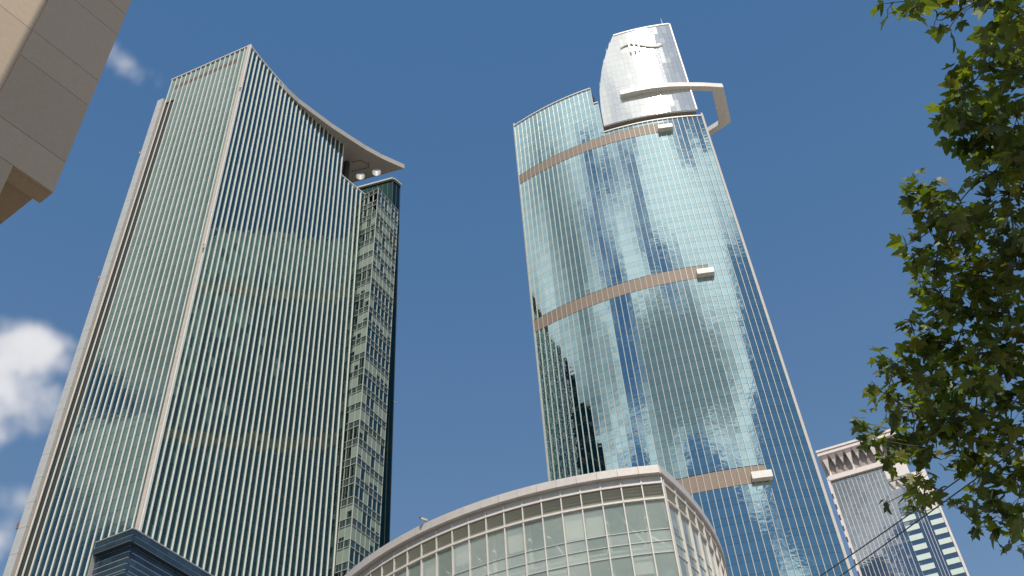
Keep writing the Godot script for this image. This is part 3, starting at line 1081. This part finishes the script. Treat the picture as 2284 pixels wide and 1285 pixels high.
# ---------------------------------------------------------------- the far white tower
func make_far_tower() -> void:
	var p0 := Vector2(105.1, -303.4)
	var d := heading(112.0)
	var n := Vector3(-0.3746, 0, 0.9272)
	var d3 := v3(d, 0)
	var o := thing("white_tower", "distant white stone tower with blue glass and triangular brackets under its cornice", "tower", v3(p0 + d * 16.0, 0))
	var at := func(s: float, y: float, out: float) -> Vector3: return v3(p0 + d * s, y) + n * out
	var slab := func(called: String, s0: float, s1: float, y0: float, y1: float, out: float, deep: float, m: String) -> void:
		piece(o, called, at.call((s0 + s1) * 0.5, (y0 + y1) * 0.5, out - deep * 0.5), d3 * (s1 - s0), Vector3.UP * (y1 - y0), n * deep, M[m])
	slab.call("shaft", 0.1, 31.9, 0.0, 171.0, -0.6, 30.0, "far_white")
	slab.call("upper_shaft", 0.12, 27.0, 171.0, 189.6, -0.6, 28.0, "far_white")
	slab.call("shoulder", 27.0, 31.95, 171.0, 182.5, -0.3, 28.0, "far_white")
	slab.call("attic_wall", 0.6, 26.6, 189.6, 198.0, -2.4, 24.0, "far_grey")
	slab.call("cornice", -0.4, 27.6, 198.0, 200.0, 0.9, 28.0, "far_white")
	slab.call("cornice_lip", -0.5, 27.7, 199.4, 200.2, 1.2, 2.0, "far_white")
	# brackets: triangles hanging point down below the cornice
	for k in 9:
		var s := 1.7 + 2.78 * k
		var low := 191.4 if k % 3 == 0 else 193.8
		var st := tool()
		var a: Vector3 = at.call(s - 1.15, 197.98, 0.3)
		var b: Vector3 = at.call(s + 1.15, 197.98, 0.3)
		var e: Vector3 = at.call(s, low, -1.0)
		var a2: Vector3 = at.call(s - 1.15, 197.98, -2.35)
		var b2: Vector3 = at.call(s + 1.15, 197.98, -2.35)
		var e2: Vector3 = at.call(s, low, -2.35)
		tri(st, a, b, e)
		quad(st, a, e, e2, a2)
		quad(st, e, b, b2, e2)
		quad(st, b, a, a2, b2)
		part(o, "bracket", st, M.far_white)
		slab.call("attic_pier", s - 0.45, s + 0.45, 189.6, low + 1.5, -1.9, 0.5, "far_tan" if k % 3 else "far_white")
	slab.call("sill_band", 0.7, 19.4, 187.6, 189.4, 0.5, 1.0, "far_white")
	slab.call("edge_strip", 0.1, 1.0, 150.0, 187.6, 0.4, 1.0, "far_white")
	slab.call("stone_panel", 19.3, 27.0, 182.2, 189.5, 0.2, 0.7, "far_white")
	slab.call("ledge", 19.3, 27.2, 181.0, 182.0, 0.5, 1.0, "far_grey")
	for k in 3:
		var s := 20.6 + 2.4 * k
		var st := tool()
		tri(st, at.call(s - 1.1, 180.8, 0.35), at.call(s + 1.1, 180.8, 0.35), at.call(s + 0.15, 178.2, -0.2))
		quad(st, at.call(s - 1.1, 180.8, 0.35), at.call(s + 0.15, 178.2, -0.2), at.call(s + 0.15, 178.2, -0.58), at.call(s - 1.1, 180.8, -0.58))
		quad(st, at.call(s + 0.15, 178.2, -0.2), at.call(s + 1.1, 180.8, 0.35), at.call(s + 1.1, 180.8, -0.58), at.call(s + 0.15, 178.2, -0.58))
		part(o, "bracket", st, M.far_white)
	# glass
	var panes := []
	for i in 13:
		for r in 100:
			var y := 187.5 - 1.8 * (r + 0.5)
			if y < 2.0:
				break
			panes.append(pane(at.call(1.1 + 1.4 * (i + 0.5), y, -0.5), d3, 1.37, 1.77, rng.randfn(0, 0.003), rng.randfn(0, 0.003), "far_glass"))
	for i in 9:
		for r in 100:
			var y := 178.0 - 1.8 * (r + 0.5)
			var w := 12.1 / 9.0
			if y < 2.0:
				break
			panes.append(pane(at.call(19.3 + w * (i + 0.5), y, -0.25 if y < 170.0 or i < 6 else -0.58), d3, w - 0.03, 1.77, rng.randfn(0, 0.003), rng.randfn(0, 0.003), "far_glass"))
	lay_panes(o, panes, "window_pane", 300)
	for i in 14:
		slab.call("mullion", 1.03 + 1.4 * i, 1.17 + 1.4 * i, 120.0, 187.6, -0.28, 0.25, "far_white")
	for s in [24.6, 25.6, 26.6]:
		slab.call("mullion", s - 0.06, s + 0.06, 120.0, 178.0, -0.05, 0.22, "far_white")
	for k in 14:
		var y := 164.1 - 3.55 * k + 3.4
		slab.call("spandrel_panel", 19.2, 23.5, y - 1.85, y, 0.05, 0.35, "far_spandrel")
		slab.call("spandrel_panel", 27.3, 31.4, y - 3.6 - 1.75 + 3.35, y - 3.6 + 3.35, 0.05, 0.35, "far_spandrel")
	slab.call("stone_panel", 27.3, 31.6, 167.6, 178.0, 0.0, 0.5, "far_white")
	slab.call("edge_strip", 31.4, 32.1, 100.0, 178.0, 0.3, 0.8, "far_white")
	for k in 10:
		slab.call("side_window", 0.05, 0.55, 180.5 - 4.2 * k, 182.5 - 4.2 * k, 0.45, 0.5, "dark_steel")

# ---------------------------------------------------------------- the low building of dark blue tiles
func make_tiled_building() -> void:
	var c := Vector2(-32.17, -69.19)
	var dl := heading(-115.0) * -1.0
	dl = Vector2(-3.73, -1.72).normalized()
	var dr := Vector2(-dl.y, dl.x) * -1.0
	if dr.y > 0.0:
		dr = -dr
	var o := thing("tiled_building", "dark blue tiled building corner with stepped cornices below the finned tower", "building", v3(c, 0))
	# two stacked volumes, each with a projecting two-row cornice
	var tiers := [[0.0, 45.0, 0.0], [0.0, 41.95, -0.62]]
	var lenl := 4.1
	var lenr := 22.0
	var st := tool()
	var q := c + (dl + dr) * 0.75
	prism(st, PackedVector2Array([q, q + dl * (lenl - 0.8), q + dl * (lenl - 0.8) + dr * lenr, q + dr * lenr]), 0.0, 44.9)
	part(o, "core", st, M.grout)
	var kinds := ["tile_a", "tile_b", "tile_c"]
	var rows := []
	# y of row top, plan set-back
	rows.append([45.0, 0.0])
	rows.append([44.48, 0.0])
	for k in 5:
		rows.append([43.86 - 0.53 * k, 0.42])
	rows.append([41.21, 0.06])
	rows.append([40.69, 0.06])
	for k in 9:
		rows.append([40.07 - 0.53 * k, 0.42])
	var nl := -dr
	var nr := -dl
	for r in rows.size():
		var y: float = rows[r][0] - 0.255
		var off: float = rows[r][1]
		var corner := c + (dl + dr) * off
		var shift := 0.0 if r % 2 == 0 else 0.5
		for f in [[dl, nl, lenl - off, 4.1], [dr, nr, lenr, 22.0]]:
			var dirv: Vector2 = f[0]
			var s := 0.0
			var first := true
			while s < f[2] - 0.05:
				var e := minf(s + (1.0 - shift * 0.5 if first else 1.02), f[2])
				first = false
				var mid: Vector2 = corner + dirv * (s + e) * 0.5 - f[1] * 0.1
				piece(o, "tile", v3(mid, y), v3(dirv, 0) * (e - s - 0.018), Vector3.UP * 0.455, v3(f[1], 0) * 0.2, M[kinds[rng.randi() % 3]])
				s = e
	for r in rows.size():
		var off: float = rows[r][1] + 0.02
		var cg := c + (dl + dr) * off
		var yb: float = rows[r][0] - 0.255
		piece(o, "grout_bed", v3(cg + dl * (lenl - off) * 0.5 + dr * 0.09, yb), v3(dl, 0) * (lenl - off), Vector3.UP * 0.53, v3(dr, 0) * 0.18, M.grout)
		piece(o, "grout_bed", v3(cg + dr * (lenr * 0.5 + 0.18) + dl * 0.09, yb), v3(dr, 0) * (lenr - 0.36), Vector3.UP * 0.53, v3(dl, 0) * 0.18, M.grout)
	for k in [[0.0, 45.06, 0.05], [0.0, 43.93, 0.42], [0.06, 41.22, 0.5], [0.06, 40.13, 0.42]]:
		var cc: Vector2 = c + (dl + dr) * (k[0] - 0.01)
		if k[1] in [45.06]:
			piece(o, "coping", v3(cc + dl * lenl * 0.5 - nl * 0.15, k[1]), v3(dl, 0) * lenl, Vector3.UP * 0.08, v3(nl, 0) * 0.36, M.coping_pale)
			piece(o, "coping", v3(cc + dr * lenr * 0.5 - nr * 0.15 + dr * 0.2, k[1]), v3(dr, 0) * lenr, Vector3.UP * 0.08, v3(nr, 0) * 0.36, M.coping_pale)
	# undersides of the cornices
	for y in [43.94, 40.15]:
		var in0 := 0.02 if y > 43.0 else 0.08
		piece(o, "cornice_soffit", v3(c + dl * lenl * 0.5 + dr * 0.45 , y), v3(dl, 0) * (lenl - 0.1), Vector3.UP * 0.03, v3(dr, 0) * (0.84 - in0), M.tile_b)
		piece(o, "cornice_soffit", v3(c + dr * (lenr * 0.5 + 0.8) + dl * 0.45, y), v3(dr, 0) * lenr, Vector3.UP * 0.03, v3(dl, 0) * (0.84 - in0), M.tile_b)
	piece(o, "edge_trim", v3(c + dl * lenl + dr * 0.3, 40.0), v3(dl, 0) * 0.06, Vector3.UP * 10.0, v3(dr, 0) * 0.5, M.coping_pale)

# ---------------------------------------------------------------- the stone building overhead
func make_stone_building() -> void:
	var p0 := Vector2(-10.602, -14.547)
	var d := Vector2(-0.54948, 0.83551)
	var n := Vector2(0.83551, 0.54948)
	var o := thing("stone_building", "beige stone-panelled building corner overhanging close by with thin dark joints", "building", v3(p0 + d * 4.0, 0))
	var at := func(s: float, y: float, deep: float) -> Vector3: return v3(p0 + d * s - n * deep, y)
	var kinds := ["stone_a", "stone_b", "stone_c"]
	var slab := func(called: String, s0: float, s1: float, y0: float, y1: float, de0: float, de1: float, m: String) -> void:
		piece(o, called, at.call((s0 + s1) * 0.5, (y0 + y1) * 0.5, (de0 + de1) * 0.5), v3(d, 0) * (s1 - s0), Vector3.UP * (y1 - y0), v3(n, 0) * (de1 - de0), M[m])
	var g := 0.009
	# projecting leaf: panels alternate low and tall
	var ys := [20.04, 21.17, 23.51, 24.64, 26.95, 28.06, 30.4, 31.52, 33.85, 35.0, 37.3, 38.4, 40.7]
	for i in ys.size() - 1:
		slab.call("stone_panel", 0.0, 1.99, ys[i] + (g if i else 0.0), ys[i + 1] - g, 0.0, 0.10, kinds[rng.randi() % 3])
		# the return of the leaf
		slab.call("return_panel", -0.002, 0.10, ys[i] + (g if i else 0.0), ys[i + 1] - g, 0.103, 0.53, kinds[rng.randi() % 3])
	slab.call("leaf_core", 0.02, 1.98, 20.05, 40.6, 0.06, 0.52, "stone_back")
	# wall beyond, its own coursing, set a little back
	var yw := [20.04, 21.94 - 0.36, 24.64, 26.07, 28.4, 30.1, 32.4, 34.0, 36.4, 38.2, 40.7]
	for i in yw.size() - 1:
		for k in 3:
			slab.call("wall_panel", 1.985 + 3.2 * k + (g if k else 0.006), 1.995 + 3.2 * (k + 1) - g, yw[i] + g, yw[i + 1] - g, 0.02, 0.14, kinds[rng.randi() % 3])
	slab.call("wall_core", 0.13, 11.8, 20.3, 40.6, 0.53, 9.0, "stone_back")
	slab.call("wall_backing", 1.99, 11.7, 20.05, 40.6, 0.10, 0.6, "stone_back")
	# underside
	slab.call("soffit", 0.125, 11.6, 20.22, 20.30, 0.53, 9.0, "stone_b")
	slab.call("soffit_beam", 0.0, 11.6, 20.04, 20.20, 0.11, 0.53, "stone_a")
	# pier that carries it
	for i in 17:
		slab.call("pier_panel", 1.05, 2.95, 20.03 - 1.13 * (i + 1) + g, 20.03 - 1.13 * i - g, 0.0, 0.12, kinds[rng.randi() % 3])
	slab.call("pier_core", 1.07, 2.93, 0.0, 20.0, 0.06, 1.2, "stone_back")
	slab.call("lower_wall", 1.3, 11.6, 0.0, 20.2, 1.22, 9.0, "stone_b")
	# the wing towards the street, out of the picture, whose shadow lies on the leaf
	var w := node_under(o, "wing")
	for i in 20:
		piece(w, "wing_panel", Vector3(-10.06, 1.3 + 2.6 * i, -6.6), Vector3(1.74, 0, 0), Vector3.UP * 2.58, Vector3(0, 0, 0.6), M[kinds[rng.randi() % 3]])
	piece(w, "wing_core", Vector3(-9.85, 26.0, -5.0), Vector3(1.3, 0, 0), Vector3.UP * 52.0, Vector3(0, 0, 2.55), M.stone_a)

# ---------------------------------------------------------------- the plane tree
const CLUMPS := [
	[2.95, 8.00, -3.93, 0.10], [3.03, 7.74, -3.85, 0.11], [3.26, 7.85, -3.97, 0.11], [3.14, 7.42, -3.83, 0.06], [3.39, 7.66, -3.78, 0.12], [3.52, 7.49, -3.69, 0.15],
	[3.56, 7.56, -3.97, 0.10], [3.53, 7.30, -3.76, 0.16], [3.94, 8.53, -4.88, 0.11], [3.95, 8.16, -4.69, 0.20], [4.32, 8.39, -4.87, 0.21], [3.79, 8.12, -4.84, 0.13],
	[3.66, 8.07, -5.06, 0.10], [3.99, 8.30, -5.32, 0.20], [4.28, 8.41, -5.34, 0.25], [4.12, 7.80, -4.93, 0.20], [4.12, 8.38, -5.64, 0.16], [4.30, 8.23, -5.65, 0.23],
	[4.08, 7.53, -5.12, 0.20], [4.12, 7.91, -5.65, 0.13], [4.35, 7.86, -5.80, 0.23], [3.73, 8.41, -6.01, 0.09], [3.71, 8.09, -5.92, 0.18], [3.60, 7.57, -5.57, 0.17],
	[3.52, 7.98, -5.86, 0.06], [3.70, 7.83, -6.01, 0.18], [3.90, 7.74, -6.01, 0.22], [4.36, 8.01, -6.30, 0.26], [4.23, 7.43, -5.86, 0.23], [3.40, 7.59, -6.08, 0.07],
	[3.65, 7.75, -6.35, 0.11], [3.86, 7.78, -6.43, 0.17], [4.22, 7.89, -6.68, 0.26], [4.27, 7.49, -6.41, 0.26], [4.27, 7.21, -6.08, 0.18], [3.87, 7.91, -6.96, 0.14],
	[3.85, 7.48, -6.64, 0.21], [4.18, 7.46, -6.84, 0.26], [4.31, 7.22, -6.64, 0.26], [3.47, 7.26, -6.68, 0.10], [3.85, 7.49, -7.14, 0.19], [4.11, 7.40, -7.26, 0.26],
	[4.09, 6.87, -6.76, 0.27], [4.42, 6.96, -6.96, 0.23], [3.33, 7.26, -7.15, 0.11], [3.38, 7.05, -7.02, 0.16], [3.58, 6.99, -7.08, 0.23], [4.14, 7.37, -7.76, 0.28],
	[4.35, 7.18, -7.69, 0.29], [4.33, 6.73, -7.24, 0.27], [3.41, 7.41, -7.72, 0.06], [3.25, 6.81, -7.20, 0.16], [3.82, 7.27, -8.02, 0.27], [3.91, 6.88, -7.72, 0.27],
	[4.29, 6.92, -7.98, 0.28], [4.25, 6.47, -7.47, 0.27], [3.17, 6.97, -7.74, 0.09], [3.27, 6.83, -7.82, 0.14], [3.72, 7.14, -8.39, 0.21], [3.43, 6.72, -8.04, 0.11],
	[3.75, 6.75, -7.94, 0.16], [4.24, 6.89, -8.34, 0.18], [4.40, 6.71, -8.36, 0.21], [4.35, 6.33, -7.85, 0.23], [3.64, 6.44, -8.04, 0.17], [3.66, 6.82, -8.52, 0.07],
	[3.26, 6.28, -8.08, 0.04], [3.57, 6.37, -8.34, 0.08], [3.90, 6.66, -8.70, 0.09], [4.26, 6.54, -8.70, 0.11], [4.10, 6.11, -7.99, 0.16], [4.19, 5.95, -7.82, 0.19],
	[4.10, 6.53, -8.57, 0.04], [4.21, 6.23, -8.53, 0.09], [4.15, 6.01, -8.09, 0.09], [4.47, 6.02, -8.37, 0.10], [4.11, 5.77, -8.09, 0.05], [4.54, 6.02, -8.69, 0.06],
	[4.28, 8.00, -4.49, 0.24], [4.55, 7.90, -5.32, 0.26], [4.31, 7.13, -5.60, 0.24], [4.72, 7.16, -6.75, 0.27], [4.61, 6.59, -7.16, 0.27], [4.69, 6.29, -7.84, 0.26]
]

func leaf_mesh(fold: float, curl: float) -> ArrayMesh:
	var right := [Vector2(0.03, -0.02), Vector2(0.20, -0.12), Vector2(0.36, -0.13), Vector2(0.54, 0.00), Vector2(0.40, 0.10), Vector2(0.44, 0.20), Vector2(0.58, 0.22), Vector2(0.62, 0.36), Vector2(0.74, 0.58), Vector2(0.55, 0.55), Vector2(0.42, 0.62), Vector2(0.30, 0.46), Vector2(0.27, 0.66), Vector2(0.20, 0.74), Vector2(0.17, 0.88)]
	var pts := []
	for q in right:
		pts.append(q)
	pts.append(Vector2(0.0, 1.08))
	for i in range(right.size() - 1, -1, -1):
		pts.append(Vector2(-right[i].x, right[i].y))
	var shape := func(q: Vector2) -> Vector3: return Vector3(q.x, q.y, absf(q.x) * fold - curl * (q.y * q.y + 0.6 * q.x * q.x)) * Vector3(1, 1, 1)
	var st := tool()
	var c: Vector3 = shape.call(Vector2(0, 0.22))
	for i in pts.size():
		tri(st, c, shape.call(pts[i]), shape.call(pts[(i + 1) % pts.size()]))
	# the stalk
	tri(st, Vector3(-0.015, 0, 0), Vector3(0.015, 0, 0), Vector3(0, -0.45, 0.12))
	st.generate_normals()
	return st.commit()

func make_tree() -> void:
	var foot := Vector3(7.4, 0, -4.6)
	var o := thing("plane_tree", "leafy plane tree with lobed green leaves reaching in from the side", "tree", foot)
	var trunk := tool()
	tube(trunk, [foot, foot + Vector3(-0.05, 1.2, 0.02), foot + Vector3(-0.1, 3.2, -0.05), foot + Vector3(-0.3, 5.0, -0.2), foot + Vector3(-0.5, 7.0, -0.3), foot + Vector3(-0.6, 9.5, -0.5)], [0.30, 0.24, 0.21, 0.18, 0.13, 0.06], 12)
	part(o, "trunk", trunk, M.bark)
	# limbs: a few starts on the trunk, each clump hangs on the nearest limb knot
	var limbs := []
	var knots := []
	for k in [[4.3, Vector3(4.9, 6.0, -7.6)], [4.9, Vector3(4.7, 7.0, -6.9)], [5.6, Vector3(4.8, 7.7, -6.2)], [6.3, Vector3(4.7, 8.3, -5.5)], [6.8, Vector3(4.0, 7.8, -4.4)]]:
		var s := foot + Vector3(-0.32, k[0], -0.2)
		var e: Vector3 = k[1]
		var pts := []
		var rad := []
		for i in 7:
			var t := i / 6.0
			pts.append(s.lerp(e, t) + Vector3(rng.randfn(0, 0.06), 0.35 * sin(PI * t) + rng.randfn(0, 0.05), rng.randfn(0, 0.06)))
			rad.append(lerpf(0.075, 0.022, t))
			if i > 1:
				knots.append(pts[-1])
		var st := tool()
		tube(st, pts, rad, 8)
		part(o, "branch", st, M.bark)
	var meshes := [leaf_mesh(0.30, 0.16), leaf_mesh(0.12, 0.40), leaf_mesh(-0.28, 0.26), leaf_mesh(0.60, 0.10)]
	var leaves := []
	var twigs := tool()
	# clumps join on from the trunk outwards, each to the nearest twig already grown
	var order := CLUMPS.duplicate()
	# the rest of the crown, round and above the trunk: nothing on the towers' side of the clumps above
	var edge := Vector3(0.99661, -0.46236, 0.35969)
	var over := Vector3(0.08223, 0.5008, 0.9157)
	for i in 200:
		var u := Vector3(rng.randfn(), rng.randfn(), rng.randfn()).normalized() * pow(rng.randf(), 0.5)
		var q := Vector3(7.5, 8.3, -4.4) + u * Vector3(2.7, 2.4, 2.9)
		if i >= 150:
			q = Vector3(5.4, 10.3, -3.3) + u * Vector3(2.1, 1.5, 1.7)
		var d := q - Vector3(0, 1.6, 0)
		if d.dot(edge) > 0.4 or d.dot(over) > 0.4:
			order.append([q.x, q.y, q.z, rng.randf_range(0.22, 0.34)])
	order.sort_custom(func(a, b): return Vector3(a[0], a[1], a[2]).distance_to(foot + Vector3(-0.5, 6.5, -0.3)) < Vector3(b[0], b[1], b[2]).distance_to(foot + Vector3(-0.5, 6.5, -0.3)))
	for c in order:
		var q := Vector3(c[0], c[1], c[2])
		var r: float = c[3]
		var best: Vector3 = knots[0]
		for k in knots:
			if k.distance_to(q) < best.distance_to(q):
				best = k
		knots.append(q)
		var span := best.distance_to(q)
		var bend := Vector3(rng.randfn(0, 0.14), rng.randfn(-0.05, 0.10), rng.randfn(0, 0.14)) * span
		var mid := best.lerp(q, 0.5) + bend
		var thick := clampf(0.004 + span * 0.007, 0.005, 0.012)
		tube(twigs, [best, best.lerp(mid, 0.5) + bend * 0.25, mid, mid.lerp(q, 0.5) + bend * 0.2, q], [thick, thick * 0.85, thick * 0.7, thick * 0.55, 0.003], 5)
		var count := int(clampf(r * r * 800.0, 2, 48))
		for i in count:
			var u := Vector3(rng.randfn(), rng.randfn(), rng.randfn()).normalized() * pow(rng.randf(), 0.45)
			var at := q + u * r * Vector3(1.0, 1.0, 1.35)
			if i % 3 == 0:
				tube(twigs, [q.lerp(mid, 0.2 * rng.randf()), q.lerp(at, 0.5) + Vector3(0, 0.02, 0), at], [0.0035, 0.0028, 0.002], 4)
			# blades lie broadly open to the sky, drooping outward
			var up := (Vector3(0, 0.85, 0.30) + Vector3(rng.randfn(), rng.randfn(), rng.randfn()) * 0.58).normalized()
			var tip := (u + Vector3(rng.randfn() * 0.7, -0.6, rng.randfn() * 0.7))
			tip = (tip - up * tip.dot(up)).normalized()
			var size := lerpf(0.055, 0.145, rng.randf())
			var b := Basis(tip.cross(up).normalized() * size, tip * size, up * size)
			leaves.append({"t": Transform3D(b, at), "s": shows(at, (cam.position - at).normalized(), size * size) * (1.0 + absf(up.dot((at - cam.position).normalized()))), "k": rng.randi() % 4, "c": rng.randf()})
	part(o, "twigs", twigs, M.twig, true)
	leaves.sort_custom(func(a, b): return a.s > b.s)
	var lm := ["leaf_a", "leaf_b", "leaf_c", "leaf_a", "leaf_b", "leaf_c", "leaf_a", "leaf_b", "leaf_d"]
	var rest := {}
	for i in leaves.size():
		var l: Dictionary = leaves[i]
		var m: String = lm[int(l.c * 8.99)]
		if i < 300:
			var e := MeshInstance3D.new()
			e.name = "leaf"
			e.mesh = meshes[l.k]
			e.material_override = M[m]
			o.add_child(e, true)
			e.transform = Transform3D(l.t.basis, l.t.origin - foot)
		else:
			var key: String = m + str(l.k)
			if not rest.has(key):
				rest[key] = {"m": m, "k": l.k, "t": []}
			rest[key].t.append(Transform3D(l.t.basis, l.t.origin - foot))
	for key in rest:
		var mm := MultiMesh.new()
		mm.transform_format = MultiMesh.TRANSFORM_3D
		mm.mesh = meshes[rest[key].k]
		mm.instance_count = rest[key].t.size()
		for i in rest[key].t.size():
			mm.set_instance_transform(i, rest[key].t[i])
		var e := MultiMeshInstance3D.new()
		e.name = "foliage"
		e.multimesh = mm
		e.material_override = M[rest[key].m]
		e.set_meta("kind", "stuff")
		o.add_child(e, true)
	print("leaves ", leaves.size())

func make_cables() -> void:
	var runs := [[Vector3(8.02, 17.61, -35.09), Vector3(10.67, 14.56, -21.50)], [Vector3(8.62, 17.41, -34.95), Vector3(10.68, 14.30, -21.49)]]
	var labels := ["thin black cable, upper of the two crossing in front of the white tower", "thin black cable, lower of the two crossing in front of the white tower"]
	for k in 2:
		var o := thing("overhead_cable", labels[k], "cable", runs[k][0], "overhead cables")
		var a: Vector3 = runs[k][0]
		var b: Vector3 = runs[k][1]
		var pts := []
		var rad := []
		for i in 17:
			var t := -0.5 + 2.0 * i / 16.0
			var p := a.lerp(b, t)
			p.y -= 0.12 * t * (1.0 - t)
			pts.append(p)
			rad.append(0.017)
		var st := tool()
		tube(st, pts, rad, 6)
		part(o, "wire", st, M.cable)
